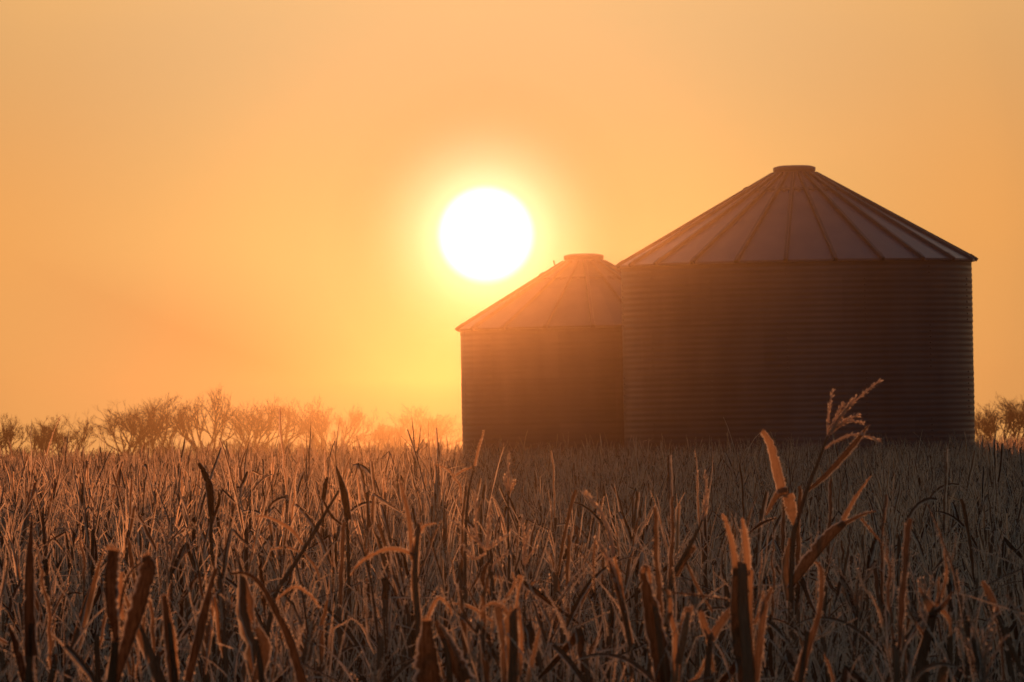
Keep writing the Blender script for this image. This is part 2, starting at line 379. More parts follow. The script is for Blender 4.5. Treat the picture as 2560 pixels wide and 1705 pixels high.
# ------------------------------------------------------------------ dry corn
def ribbon(mb, pts, width, side, u3=(0, .5, 1), fold=0.5, t=0.5, ragged=0.0, rng=None, frost=0.0, twist=0.0, cols=3):
    """folded leaf blade along pts; side = direction across it; fold = depth of the V in widths; frost = length of the rime spikes on its edges"""
    pts = np.asarray(pts, float); m = len(pts); width = np.broadcast_to(np.asarray(width, float), (m,)).copy()
    tan = np.gradient(pts, axis=0); tan /= np.linalg.norm(tan, axis=1)[:, None] + 1e-12
    side = np.broadcast_to(np.asarray(side, float), (m, 3))
    side = side - tan * (side * tan).sum(1)[:, None]; side = side / (np.linalg.norm(side, axis=1)[:, None] + 1e-9)
    nor = np.cross(side, tan)
    if twist:
        a = np.linspace(0, twist, m)[:, None]; side, nor = side * np.cos(a) + nor * np.sin(a), nor * np.cos(a) - side * np.sin(a)
    if rng is not None and ragged:
        wl = width * (1 + rng.uniform(-ragged, ragged, m)); wr = width * (1 + rng.uniform(-ragged, ragged, m))
        for w_ in (wl, wr):                       # tears in the dry edges
            for _ in range(rng.integers(0, 3)): w_[rng.integers(m // 3, m)] *= rng.uniform(.5, .85)
    else: wl = wr = width
    le = pts - side * wl[:, None] / 2 + nor * (wl * fold / 2)[:, None]
    re = pts + side * wr[:, None] / 2 + nor * (wr * fold / 2)[:, None]
    mid = pts - nor * (width * fold / 2)[:, None]
    if cols == 5:
        bow = nor * (width * fold * .07)[:, None]
        v = np.stack([le, le * .78 + mid * .22 - bow, mid, re * .78 + mid * .22 - bow, re], 1).reshape(-1, 3); u_ = (u3[0], .3, u3[1], .7, u3[2])
    else: v = np.stack([le, mid, re], 1).reshape(-1, 3); u_ = u3
    i = np.arange(m - 1)[:, None] * cols; j = np.arange(cols - 1)[None]
    q = np.stack([i + j, i + j + 1, i + j + cols + 1, i + j + cols], -1).reshape(-1, 4)
    mb.add(v, q, None, np.tile(u_, m), t)
    if frost and rng is not None:
        for edge, sg in ((le, -1.0), (re, 1.0)):
            seg = np.linalg.norm(np.diff(edge, axis=0), axis=1); cum = np.concatenate([[0], np.cumsum(seg)])
            k = max(3, int(cum[-1] / 0.0032)); s = np.sort(rng.uniform(0, cum[-1], k)); ph = rng.uniform(0, 6.28)
            s = s[rng.random(k) < .55 + .45 * np.sin(s / .035 + ph)]; k = len(s)
            if k < 2: continue
            p = np.stack([np.interp(s, cum, edge[:, c]) for c in range(3)], 1)
            tt = np.stack([np.interp(s, cum, tan[:, c]) for c in range(3)], 1); ss = np.stack([np.interp(s, cum, side[:, c]) for c in range(3)], 1)
            out_ = ss * sg + tt * rng.normal(0, .55, k)[:, None] + rng.normal(0, .5, (k, 3)); out_ /= np.linalg.norm(out_, axis=1)[:, None]
            ln = frost * rng.uniform(.35, 1.2, k)[:, None]
            w = tt * 0.0010
            mb.add(np.stack([p - w, p + w, p + out_ * ln], 1).reshape(-1, 3), None, np.arange(k * 3).reshape(-1, 3), 0.0, 1.0)

def leaf_path(rng, z0, az, L_, p0, droop, m, kink=None, r0=0.008):
    """blade rising from the stalk at height z0 towards azimuth az, bending over by droop; kink = (where, angle) for a snapped blade"""
    s = np.linspace(0, 1, m); ph = p0 + droop * s ** 1.6
    if kink: ph = np.where(s > kink[0], kink[1], ph)
    d = L_ / (m - 1)
    r = r0 + np.concatenate([[0], np.cumsum(np.sin(ph[:-1]) * d)]); z = z0 + np.concatenate([[0], np.cumsum(np.cos(ph[:-1]) * d)])
    wob = np.cumsum(rng.normal(0, .006, m)) * (L_ / .5)
    c, s_ = math.cos(az), math.sin(az)
    return np.stack([r * c - wob * s_, r * s_ + wob * c, z], 1), np.array([-s_, c, 0])

def leaf_width(rng, W, m, blunt):
    s = np.linspace(0, 1, m); w = W * np.minimum(1, .55 + 2.2 * s) * (1 - s ** 2.4) ** .8
    if blunt: w = W * np.minimum(1, .6 + 2 * s) * np.where(s > .93, .75, 1)
    return np.maximum(w, .0022)

def tassel_branch(mb, pts, rng, r=0.0035, spike=0.011, dens=0.004, u=0.5):
    pts = np.asarray(pts, float)
    tube(mb, pts, np.linspace(r, r * .5, len(pts)), 4, u, .7)
    seg = np.linalg.norm(np.diff(pts, axis=0), axis=1); cum = np.concatenate([[0], np.cumsum(seg)])
    k = max(4, int(cum[-1] / dens)); s = np.sort(rng.uniform(cum[-1] * .08, cum[-1], k))
    p = np.stack([np.interp(s, cum, pts[:, c]) for c in range(3)], 1)
    tn = np.gradient(pts, axis=0); tn /= np.linalg.norm(tn, axis=1)[:, None] + 1e-9
    tt = np.stack([np.interp(s, cum, tn[:, c]) for c in range(3)], 1)
    o_ = rng.normal(0, 1, (k, 3)); o_ -= tt * (o_ * tt).sum(1)[:, None]; o_ /= np.linalg.norm(o_, axis=1)[:, None] + 1e-9
    d = tt * .8 + o_ * .65; w = np.cross(d, o_ + .01); w /= np.linalg.norm(w, axis=1)[:, None] + 1e-9
    ln = spike * rng.uniform(.6, 1.2, k)[:, None]
    base = p + o_ * r * .4
    v = np.stack([base, base + d * ln * .5 + w * .0022, base + d * ln, base + d * ln * .5 - w * .0022], 1).reshape(-1, 3)
    mb.add(v, np.arange(k * 4).reshape(-1, 4), None, rng.choice([0.5, 0.12, 0.04], k).repeat(4), rng.uniform(.4, 1, k).repeat(4))

def plant_spec(rng, kind):
    """numbers that describe one standing dead corn plant"""
    top = min(rng.normal(1.80, .07), 1.87)
    sp = dict(top=top, lean=rng.normal(0, .05, 2), leaves=[], tassel=None, r=rng.uniform(.009, .012), kind=kind, jag=.012)
    n = int(rng.integers(7, 9)); az = rng.uniform(0, 6.28)
    if kind == 'snapped': sp['top'] = top - rng.uniform(.10, .3); sp['jag'] = .04
    hs = np.linspace(sp['top'] - 1.0, sp['top'] - .03, n) + rng.normal(0, .03, n)
    for k, h in enumerate(hs):
        az += math.pi + rng.normal(0, .5); f = k / n
        L_ = rng.uniform(.26, .52) * (1.1 - .45 * f); W = (rng.uniform(.009, .022) if rng.random() < .8 else rng.uniform(.022, .034)) * (1 - .25 * f)
        kink = None; p0 = rng.uniform(.04, .38); droop = rng.uniform(-.1, .7)
        roll = rng.random()
        if kind == 'arching' and roll < .5: p0, droop, W = rng.uniform(.2, .7), rng.uniform(1.2, 2.4), W * .7
        elif kind == 'upright': p0, droop = rng.uniform(.05, .3), rng.uniform(0, .35)
        elif kind == 'shredded' or roll < .3: kink = (rng.uniform(.25, .6), rng.uniform(1.9, 3.0))
        sp['leaves'].append(dict(h=h, az=az, L=L_, W=W, p0=p0, droop=droop, kink=kink, blunt=rng.random() < .3, fold=rng.uniform(.35, 1.3), t=rng.uniform(.02, .9), tw=rng.normal(0, .9), seed=int(rng.integers(1e9))))
    sp['shreds'] = [dict(h=sp['top'] - rng.uniform(-.01, .75), az=rng.uniform(0, 6.28), L=rng.uniform(.08, .32), W=rng.uniform(.004, .010), p0=rng.uniform(0, .5),
                         droop=rng.uniform(-.3, 1.1), kink=(rng.uniform(.3, .7), rng.uniform(.2, 2.8)) if rng.random() < .4 else None, blunt=False,
                         fold=.6, t=rng.uniform(.5, 1), tw=rng.normal(0, 1.2), seed=int(rng.integers(1e9)), r0=rng.uniform(.005, .03), u3=(0, .28, 0)) for _ in range(22)]
    if kind == 'tasselled': sp['tassel'] = dict(n=int(rng.integers(3, 7)), L=rng.uniform(.16, .26), seed=int(rng.integers(1e9)))
    return sp

def spec_stalk_xy(sp, z):
    f = np.asarray(z) / 1.9
    return np.stack([sp['lean'][0] * f ** 2 * 1.9, sp['lean'][1] * f ** 2 * 1.9], -1)

def stalk_geom(mb, sp, rng, n, lowz=0.0, step=.15):
    z = np.arange(lowz, sp['top'], step); z = np.append(z, sp['top'])
    rad = sp['r'] * np.interp(z, [0, 1.0, sp['top']], [1.25, 1, .55 if sp['tassel'] else .7])
    xy = spec_stalk_xy(sp, z)
    tube(mb, np.column_stack([xy, z]), rad, n, .5, rng.uniform(.2, .8), True, sp['jag'], rng)

def leaf_geom(mb, sp, lf, m, frost, rough=.12, cols=3):
    r2 = np.random.default_rng(lf['seed'])
    p, side = leaf_path(r2, lf['h'], lf['az'], lf['L'], lf['p0'], lf['droop'], m, lf['kink'], lf.get('r0', .008))
    xy = spec_stalk_xy(sp, lf['h']); p[:, :2] += xy
    ribbon(mb, p, leaf_width(r2, lf['W'], m, lf['blunt']), side, u3=lf.get('u3', (0, .5, 1)), fold=lf['fold'], t=lf['t'], ragged=rough, rng=r2, frost=frost, twist=lf['tw'], cols=cols)

def tassel_geom(mb, sp, m, fine):
    ts = sp['tassel']; r2 = np.random.default_rng(ts['seed']); top = sp['top']; xy = spec_stalk_xy(sp, top)
    for k in range(ts['n'] + 1):
        az = r2.uniform(0, 6.28); p0 = 0.05 if k == 0 else r2.uniform(.25, .75); L_ = ts['L'] * (1.15 if k == 0 else r2.uniform(.6, 1))
        p, _ = leaf_path(r2, top - .03 + .012 * k * (k > 0) - .01, az, L_, p0, r2.uniform(.1, .9), m, None, 0)
        p[:, :2] += xy
        if fine: tassel_branch(mb, p, r2)
        else: ribbon(mb, p, .0085, (math.cos(az + 1.57), math.sin(az + 1.57), 0), u3=(.05, .3, .05), fold=.6, t=.95)

KINDS = ['upright', 'shredded', 'upright', 'snapped', 'tasselled', 'upright', 'arching', 'shredded', 'snapped', 'shredded']
CLEAR = []                                       # (x, y, radius) where no field plant stands: bins
CLEAR.append((b2.location.x, b2.location.y, 3.5)); CLEAR.append((b1.location.x, b1.location.y, 2.7))
def half_width(d): return .0600 * d
def corn_spots(d0, d1, extra, rng, dens=7.0):
    out = []
    rows = np.arange(d0, d1, .5)
    for y in rows:
        hw = half_width(y) + extra(y)
        n = int(2 * hw * .5 * dens)
        x = np.linspace(-hw, hw, n) + rng.normal(0, .07, n)
        out.append(np.stack([x, y + rng.normal(0, .14, n)], 1))
    p = np.concatenate(out)
    for cx, cy, r in CLEAR: p = p[(p[:, 0] - cx) ** 2 + (p[:, 1] - cy) ** 2 > r * r]
    return p
def patch(x, y):                                  # the stand is taller and shorter in patches
    return .022 * np.sin(x * .9 + y * .23) + .02 * np.sin(y * .11 + 1.3) + .012 * np.sin(x * 2.1 - y * .4)
NEAR0, NEAR1 = 18.6, 31.4

# the mass of the field behind and beside the nearest plants
def build_field():
    rng = np.random.default_rng(11)
    big = MB()
    def protos(m_leaf, nstalk, lowz, count, leaves, frost, wide, tassels=True):
        res = []
        for k in range(count):
            sp = plant_spec(rng, KINDS[k % 10]); b = MB()
            stalk_geom(b, sp, rng, nstalk, lowz, .3)
            for lf in sp['leaves'][-leaves:]:
                lf = dict(lf); lf['W'] *= wide
                leaf_geom(b, sp, lf, m_leaf, frost)
            for lf in sp['shreds']: leaf_geom(b, sp, lf, max(4, m_leaf - 2), 0)
            if (k % 5 in (0, 2, 3) and tassels) or sp['tassel']:
                sp['tassel'] = dict(n=int(rng.integers(3, 7)), L=rng.uniform(.13, .27), seed=int(rng.integers(1e9))); sp['top'] -= .05
                tassel_geom(b, sp, 6, False)
            res.append(b.arrays())
        return res
    def scatter(pts, pr):
        k = len(pts); idx = rng.integers(0, len(pr), k)
        for pi in range(len(pr)):
            sel = pts[idx == pi]; n = len(sel)
            if not n: continue
            v, q, t, u, tn = pr[pi]; nv = len(v)
            a = rng.uniform(0, 6.28, n); h = 1 + rng.normal(0, .055, n) + patch(sel[:, 0], sel[:, 1])
            h = np.where((rng.random(n) < .10) & (sel[:, 0] < -.005 * sel[:, 1]), h + rng.uniform(.03, .12, n), h)
            h = np.where(sel[:, 0] > -.006 * sel[:, 1], np.minimum(h, 1.05) + np.where((sel[:, 1] > 60) & (rng.random(n) < .3), rng.uniform(0, .09, n), 0) - .03 * (sel[:, 0] > .052 * sel[:, 1]), h)
            lx, ly = rng.normal(0, .07, n), rng.normal(0, .07, n)
            ca, sa = np.cos(a)[:, None], np.sin(a)[:, None]
            z = v[None, :, 2] * h[:, None]
            x = v[None, :, 0] * ca - v[None, :, 1] * sa + sel[:, 0, None] + lx[:, None] * z
            y = v[None, :, 0] * sa + v[None, :, 1] * ca + sel[:, 1, None] + ly[:, None] * z
            vv = np.stack([x, y, z], -1).reshape(-1, 3)
            off = (np.arange(n) * nv)[:, None, None]
            dt = rng.normal(0, .18, n)
            big.add(vv, (q[None] + off).reshape(-1, 4), (t[None] + off).reshape(-1, 3) if len(t) else None, np.tile(u, n), (tn[None] + dt[:, None]).ravel())
    near = corn_spots(NEAR0 - 1, NEAR1, lambda y: 1.6, rng)
    near = near[(np.abs(near[:, 0]) > half_width(near[:, 1]) + .12)]
    scatter(near, protos(8, 5, .7, 20, 7, 0, 1.0, False))
    scatter(corn_spots(NEAR1, 46, lambda y: 1.2, rng), protos(9, 5, .7, 30, 8, .007, 1.0, False))
    scatter(corn_spots(46, 78, lambda y: 1.5, rng, 8), protos(7, 4, 1.0, 40, 7, 0, .9))
    scatter(corn_spots(78, 205, lambda y: 2.0, rng, 7.0), protos(5, 3, 1.1, 40, 6, 0, .95))
    o = big.build('corn_field', M_FAR)
    tag(o, 'dense dry frosted corn filling the field behind the nearest rows', 'corn', kind='stuff')
build_field()

# the nearest plants in view, one by one
GROUP = 'dry frosted corn plants in the nearest rows'
LOOK = {'upright': 'dry corn plant with stiff upright blades', 'arching': 'dry corn plant with arching blades',
        'shredded': 'dry corn plant with snapped shredded blades', 'snapped': 'dry corn plant with broken-off top',
        'tasselled': 'dry corn plant with a small tassel'}
def where(px):
    return ('in the nearest rows, left of both bins' if px < 1140 else
            'in the nearest rows below the smaller bin' if px < 1560 else 'in the nearest rows below the larger bin' if px < 2440 else 'in the nearest rows, right of the bins')
def corn_proto(kind, seed):
    rng = np.random.default_rng(seed); sp = plant_spec(rng, kind)
    root = empty('corn_plant', (0, 0, 0))
    m = MB(); stalk_geom(m, sp, rng, 6, 0.0, .15)
    for lf in sp['shreds']: leaf_geom(m, sp, lf, 8, .005, .2)
    m.build('stalk', M_STALK, root)
    for lf in sp['leaves']:
        m = MB(); leaf_geom(m, sp, lf, 14, .006, .12, 5); m.build('leaf', M_CORN, root)
    if sp['tassel']:
        m = MB(); tassel_geom(m, sp, 9, True); m.build('tassel', M_TASSEL, root)
    return root
def copy_plant(o):
    c = o.copy(); C.collection.objects.link(c)
    for ch in o.children:
        d = ch.copy(); C.collection.objects.link(d); d.parent = c
    return c
def to_px(p):
    v = Vector(p) - CAM; k = F_PX / v.dot(FWD)
    return W_PX / 2 + v.dot(RIGHT) * k, H_PX / 2 - v.dot(UP) * k
HERO_XY = []

# the plants that stand out, each measured from the photograph and set at its own distance
def hero(d, label, stalk, blades=(), tassels=(), seed=0, tone=.5, extra=()):
    rng = np.random.default_rng(seed + 900); k = d / F_PX
    low = stalk[-1]; pb = at(low[0], low[1], d); pa = at(stalk[-2][0], stalk[-2][1], d)
    bx = pb.x + (pb.x - pa.x) / max(.02, abs(pa.z - pb.z)) * min(pb.z, .25) * .5
    root = empty('corn_plant', (bx, d, 0)); tag(root, label, 'corn plant', GROUP); HERO_XY.append((bx, d))
    loc = np.array([bx, d, 0])
    def world(pts, m, depth=.03):
        q = np.array([np.array(at(p[0], p[1], d)) for p in pts]); q = resample(q, m)
        q[:, 1] += np.cumsum(rng.normal(0, depth / m, m)) ; return q - loc
    q = world(stalk, max(6, len(stalk) * 4), .015); w = np.interp(np.linspace(0, 1, len(q)), np.linspace(0, 1, len(stalk)), [p[2] for p in stalk]) * k / 2
    lowest = q[-1]; nb = 5
    z = np.linspace(lowest[2], 0, nb + 1)[1:]; f = (lowest[2] - z) / max(lowest[2], .01)
    tail = np.column_stack([lowest[0] * (1 - f) , lowest[1] * (1 - f), z])
    m = MB(); tube(m, np.vstack([q, tail])[::-1], np.concatenate([w, np.full(nb, max(w[-1], .009))])[::-1], 7, .5, tone, True, .02 if stalk[0][2] > 12 else .004, rng)
    m.build('stalk', M_STALK, root)
    for b in blades:
        pts, wd, o = b[0], b[1], (b[2] if len(b) > 2 else {})
        mm = max(14, len(pts) * 7); p = world(pts, mm, .05)
        wpx = np.interp(np.linspace(0, 1, mm), np.linspace(0, 1, len(wd)), wd) * k / o.get('squash', .95)
        tan = np.gradient(p, axis=0); tan /= np.linalg.norm(tan, axis=1)[:, None] + 1e-9
        side = np.cross(tan, [0, 1, 0]); yaw = o.get('yaw', rng.uniform(-.5, .5)); side = side * math.cos(yaw) + np.array([0, math.sin(yaw), 0])
        m = MB(); ribbon(m, p, wpx, side, fold=o.get('fold', .45), t=o.get('t', tone), cols=5, ragged=o.get('ragged', .1), rng=rng, frost=o.get('frost', .0045))
        if o.get('torn'):                        # ragged torn end
            e, tn, sd, we = p[-1], tan[-1], side[-1], wpx[-1]
            for c in np.linspace(-.4, .4, 5):
                a = e + sd * we * c; ln = rng.uniform(.3, 1.0) * we * .7
                m.add([a - sd * we * .1, a + sd * we * .1, a + tn * ln + sd * rng.normal(0, .1) * we], None, [[0, 1, 2]], [.5, .5, 0], .9)
        m.build('leaf', M_CORN, root)
    if tassels:
        m = MB()
        for tpts in tassels:
            tassel_branch(m, world(tpts, max(8, len(tpts) * 4), .03), rng, .0038, .012, .0024, .1)
        m.build('tassel', M_TASSEL, root)
    return root

hero(24, 'tallest corn plant, its big branching tassel against the larger bin',
     [(2069, 1091, 6), (2046, 1153, 8), (2016, 1229, 10), (1993, 1302, 12), (1983, 1345, 13), (1978, 1470, 14), (1976, 1710, 16)],
     [([(2014, 1230), (2060, 1190), (2120, 1125), (2150, 1090), (2171, 1063)], [6, 14, 16, 12, 3], dict(t=.35, fold=.7)),
      ([(1987, 1318), (1977, 1275), (1968, 1235)], [6, 28, 30], dict(t=.95, fold=.2, yaw=.1)),
      ([(1967, 1232), (1950, 1234), (1938, 1248), (1916, 1288)], [28, 22, 16, 6], dict(t=.6)),
      ([(1957, 1232), (1943, 1175), (1928, 1114), (1907, 1078)], [24, 24, 20, 12], dict(t=.95, fold=.25, torn=True)),
      ([(1870, 1334), (1905, 1307), (1943, 1294)], [4, 10, 3], dict(t=.1)),
      ([(1974, 1474), (2004, 1428), (2043, 1378), (2081, 1335), (2112, 1308)], [14, 30, 34, 30, 18], dict(t=.4, fold=.6)),
      ([(2098, 1318), (2138, 1244), (2177, 1190)], [12, 9, 3], dict(t=.9)),
      ([(2108, 1310), (2155, 1287), (2190, 1277)], [10, 7, 3], dict(t=.5)),
      ([(2152, 1296), (2195, 1346), (2212, 1365)], [5, 6, 3], dict(t=.7)),
      ([(1978, 1500), (1965, 1420), (1975, 1345)], [26, 20, 5], dict(t=.7, fold=.8))],
     [[(2069, 1091), (2100, 1041), (2150, 992), (2201, 950)], [(2069, 1084), (2073, 1022), (2082, 976)], [(2077, 1072), (2096, 1030), (2110, 1005)],
      [(2078, 1078), (2119, 1019), (2140, 992)], [(2075, 1082), (2115, 1049), (2148, 1038)], [(2076, 1084), (2117, 1054), (2157, 1057)],
      [(2062, 1122), (2089, 1103), (2123, 1088), (2157, 1087), (2203, 1103)], [(2066, 1098), (2092, 1052), (2125, 1010)]], 1, .5)
hero(18.6, 'thick snapped corn stalk, two pale shards rising from its torn top',
     [(1856, 1422, 27), (1858, 1520, 30), (1868, 1640, 30), (1872, 1712, 30)],
     [([(1840, 1440), (1834, 1380), (1818, 1315), (1805, 1284)], [18, 15, 11, 5], dict(t=.95)),
      ([(1866, 1440), (1866, 1390), (1860, 1330), (1855, 1296)], [20, 19, 15, 6], dict(t=1.0, torn=True)),
      ([(1880, 1705), (1876, 1560), (1878, 1425)], [18, 14, 12], dict(t=.95, fold=.8)),
      ([(1845, 1640), (1838, 1530), (1840, 1422)], [30, 30, 22], dict(t=.25, torn=True)),
      ([(1885, 1560), (1905, 1520), (1908, 1478)], [10, 10, 4], dict(t=.8)),
      ([(1885, 1705), (1900, 1600), (1912, 1512), (1930, 1470)], [22, 20, 16, 8], dict(t=.6, torn=True))], (), 2, .75)
hero(19.2, 'corn plant with a broad dark blade folded over at its tip',
     [(1640, 1530, 14), (1652, 1620, 18), (1660, 1712, 20)],
     [([(1660, 1705), (1642, 1600), (1622, 1500), (1606, 1432)], [44, 46, 36, 14], dict(t=.2, fold=.6, ragged=.16)),
      ([(1606, 1432), (1613, 1419), (1622, 1426), (1628, 1462)], [18, 16, 13, 5], dict(t=.8)),
      ([(1665, 1560), (1676, 1520), (1670, 1484), (1660, 1472), (1652, 1480)], [12, 14, 12, 9, 4], dict(t=.8)),
      ([(1676, 1530), (1690, 1600), (1688, 1705)], [12, 16, 20], dict(t=.9, fold=.6)),
      ([(1697, 1660), (1712, 1590), (1720, 1530)], [20, 22, 12], dict(t=.7, torn=True))], (), 3, .3)
hero(20.5, 'corn plant with two thick frosted tassel heads slanting up left',
     [(1545, 1470, 8), (1562, 1540, 10), (1574, 1610, 12), (1582, 1712, 14)],
     [([(1576, 1610), (1556, 1520), (1532, 1440), (1522, 1400)], [18, 18, 12, 4], dict(t=.5)),
      ([(1488, 1350), (1484, 1410), (1486, 1480)], [4, 6, 3], dict(t=.5)),
      ([(1535, 1385), (1550, 1450), (1560, 1500)], [6, 12, 8], dict(t=.9))],
     [[(1535, 1392), (1529, 1352), (1508, 1290), (1484, 1256), (1460, 1228)], [(1533, 1390), (1524, 1340), (1504, 1288), (1470, 1240)],
      [(1569, 1556), (1554, 1488), (1527, 1411), (1489, 1342)], [(1565, 1548), (1545, 1475), (1520, 1410), (1494, 1352)], [(1567, 1560), (1556, 1500), (1536, 1420), (1505, 1370)]], 4, .5)
hero(23, 'corn plant with a wide even tassel of six thin arms',
     [(1218, 1376, 5), (1229, 1440, 7), (1236, 1500, 8), (1243, 1600, 10), (1246, 1712, 12)],
     [([(1226, 1400), (1212, 1420), (1206, 1450), (1214, 1475)], [4, 12, 14, 4], dict(t=.2)), ([(1240, 1560), (1180, 1520), (1130, 1508)], [6, 9, 4], dict(t=.9)),
      ([(1238, 1540), (1262, 1500), (1285, 1460), (1282, 1430)], [6, 9, 7, 3], dict(t=.9))],
     [[(1217, 1380), (1183, 1342), (1129, 1300)], [(1214, 1384), (1183, 1396), (1155, 1360)], [(1208, 1366), (1191, 1335), (1190, 1228)],
      [(1218, 1374), (1221, 1319), (1227, 1258)], [(1221, 1373), (1240, 1357), (1272, 1335)], [(1229, 1428), (1240, 1405), (1271, 1382)]], 5)
hero(25, 'slim corn plant with three short upright tassel arms, below the smaller bin wall',
     [(1309, 1411, 5), (1309, 1490, 6), (1312, 1600, 9), (1312, 1712, 10)], [([(1311, 1500), (1330, 1460), (1350, 1450)], [4, 7, 2], dict(t=.7))],
     [[(1309, 1411), (1310, 1350), (1307, 1289)], [(1311, 1385), (1317, 1350), (1324, 1315)], [(1311, 1413), (1325, 1388), (1340, 1368)]], 6)
hero(29, 'slender corn plant with one tall tassel spike before the smaller bin',
     [(1271, 1225, 4), (1270, 1300, 5), (1272, 1420, 7), (1272, 1600, 9)], [([(1271, 1240), (1283, 1215), (1292, 1200)], [3, 5, 2], dict(t=.9))],
     [[(1271, 1230), (1270, 1180), (1273, 1132)], [(1270, 1228), (1263, 1205), (1261, 1188)], [(1271, 1235), (1278, 1210), (1284, 1203)]], 7)
hero(21, 'pale upright corn plant with one long blade arched over to its left',
     [(1046, 1310, 9), (1040, 1390, 12), (1038, 1450, 14), (1045, 1564, 15), (1050, 1712, 17)],
     [([(1040, 1392), (1010, 1378), (970, 1373), (926, 1390), (896, 1412), (876, 1440)], [7, 10, 10, 9, 7, 3], dict(t=.95, fold=.8)),
      ([(1030, 1390), (1042, 1345), (1062, 1315), (1092, 1308)], [7, 9, 7, 3], dict(t=.95)),
      ([(1046, 1560), (1036, 1460), (1040, 1380), (1052, 1306)], [16, 18, 14, 4], dict(t=.8, fold=.7)),
      ([(1030, 1400), (1024, 1310), (1010, 1240), (998, 1200)], [10, 12, 10, 4], dict(t=.7)),
      ([(1047, 1600), (1090, 1500), (1120, 1512), (1132, 1540)], [8, 10, 8, 3], dict(t=.9))], (), 8, .7)
hero(18.2, 'corn plant with two wide torn brown blades, lowest in the photo, left of centre',
     [(1110, 1600, 12), (1120, 1650, 16), (1125, 1714, 18)],
     [([(1080, 1712), (1072, 1640), (1068, 1552)], [74, 58, 26], dict(t=.2, torn=True, fold=.5, ragged=.18)),
      ([(1160, 1705), (1124, 1625), (1088, 1552)], [46, 40, 12], dict(t=.25, fold=.6, ragged=.18)),
      ([(1170, 1705), (1134, 1620), (1100, 1560)], [8, 7, 4], dict(t=1.0))], (), 9, .3)
hero(18.8, 'corn plant with a square-topped orange-brown sheath',
     [(1282, 1540, 20), (1284, 1620, 22), (1280, 1714, 24)],
     [([(1284, 1705), (1282, 1620), (1277, 1530)], [30, 36, 42], dict(t=.75, fold=.2, frost=.004, torn=True)), ([(1262, 1705), (1258, 1600), (1246, 1518)], [16, 18, 24], dict(t=.6, torn=True)),
      ([(1300, 1690), (1305, 1600), (1298, 1520)], [12, 10, 6], dict(t=.95)),
      ([(1290, 1530), (1296, 1480), (1304, 1446), (1297, 1440), (1288, 1470)], [8, 7, 6, 5, 3], dict(t=.95)),
      ([(1262, 1520), (1235, 1508), (1212, 1518), (1190, 1548)], [7, 7, 6, 3], dict(t=.95)),
      ([(1320, 1705), (1338, 1620), (1350, 1570)], [14, 12, 5], dict(t=.9))], (), 10, .5)
hero(17.6, 'corn plant with two big dark blunt blades forming a V, near the lower left corner',
     [(288, 1600, 18), (284, 1650, 22), (278, 1714, 26)],
     [([(290, 1600), (276, 1520), (274, 1440), (281, 1376)], [18, 32, 38, 34], dict(t=.16, fold=.6, torn=True, ragged=.16)),
      ([(288, 1705), (318, 1610), (352, 1500), (372, 1425), (366, 1390)], [26, 32, 44, 44, 24], dict(t=.2, fold=.6, torn=True, ragged=.16)),
      ([(296, 1540), (320, 1440), (366, 1395)], [5, 7, 3], dict(t=.1)), ([(308, 1550), (300, 1480), (304, 1430)], [8, 20, 8], dict(t=.9, fold=.2))], (), 11, .15)
hero(18.4, 'corn plant with one long dark upright blade, nearest to the left edge of the photo',
     [(78, 1560, 12), (74, 1640, 16), (70, 1714, 18)], [([(76, 1640), (72, 1520), (74, 1400), (80, 1290)], [34, 30, 22, 4], dict(t=.15, fold=.7)), ([(60, 1705), (40, 1620), (20, 1560)], [20, 24, 6], dict(t=.1))], (), 12, .15)
hero(18.7, 'corn plant with a long dark drooping blade curving down to the right, at lower left',
     [(640, 1600, 12), (650, 1660, 15), (655, 1714, 16)],
     [([(574, 1434), (610, 1432), (640, 1448), (672, 1490), (722, 1590), (760, 1708)], [6, 9, 12, 15, 22, 28], dict(t=.22, fold=.8, ragged=.14)),
      ([(690, 1500), (735, 1468), (775, 1488), (800, 1520)], [5, 7, 7, 3], dict(t=.95)), ([(640, 1700), (660, 1620), (640, 1570)], [30, 34, 20], dict(t=.5))], (), 13, .3)
hero(24, 'corn plant with a bare stem slanting far to the right, left of the smaller bin',
     [(846, 1228, 6), (805, 1297, 9), (765, 1365, 10), (725, 1428, 11), (688, 1488, 12), (665, 1600, 13)],
     [([(758, 1362), (735, 1330), (708, 1310), (668, 1292), (640, 1290)], [6, 10, 9, 6, 3], dict(t=.95)), ([(752, 1380), (715, 1368), (675, 1374)], [4, 7, 3], dict(t=.9)), ([(758, 1378), (790, 1420), (800, 1452)], [6, 8, 3], dict(t=.8))], (), 14, .5)
hero(18.3, 'corn plant with a straight dark blunt blade, between the V and the drooping blade',
     [(424, 1560, 12), (432, 1650, 14), (436, 1714, 16)], [([(438, 1705), (424, 1600), (412, 1490)], [30, 24, 14], dict(t=.2, fold=.7, torn=True)), ([(444, 1700), (436, 1600), (420, 1510)], [8, 8, 3], dict(t=.9)),
      ([(470, 1705), (505, 1560), (540, 1420)], [22, 26, 12], dict(t=.2))], (), 15, .2)
hero(30, 'corn plant with a dark hooked blade sticking up before the tallest bare tree',
     [(526, 1270, 7), (528, 1330, 8), (530, 1440, 9)], [([(528, 1290), (524, 1225), (512, 1185), (496, 1158)], [16, 20, 16, 9], dict(t=.05)), ([(535, 1290), (548, 1250), (545, 1225)], [8, 10, 3], dict(t=.1))], (), 16, .2)
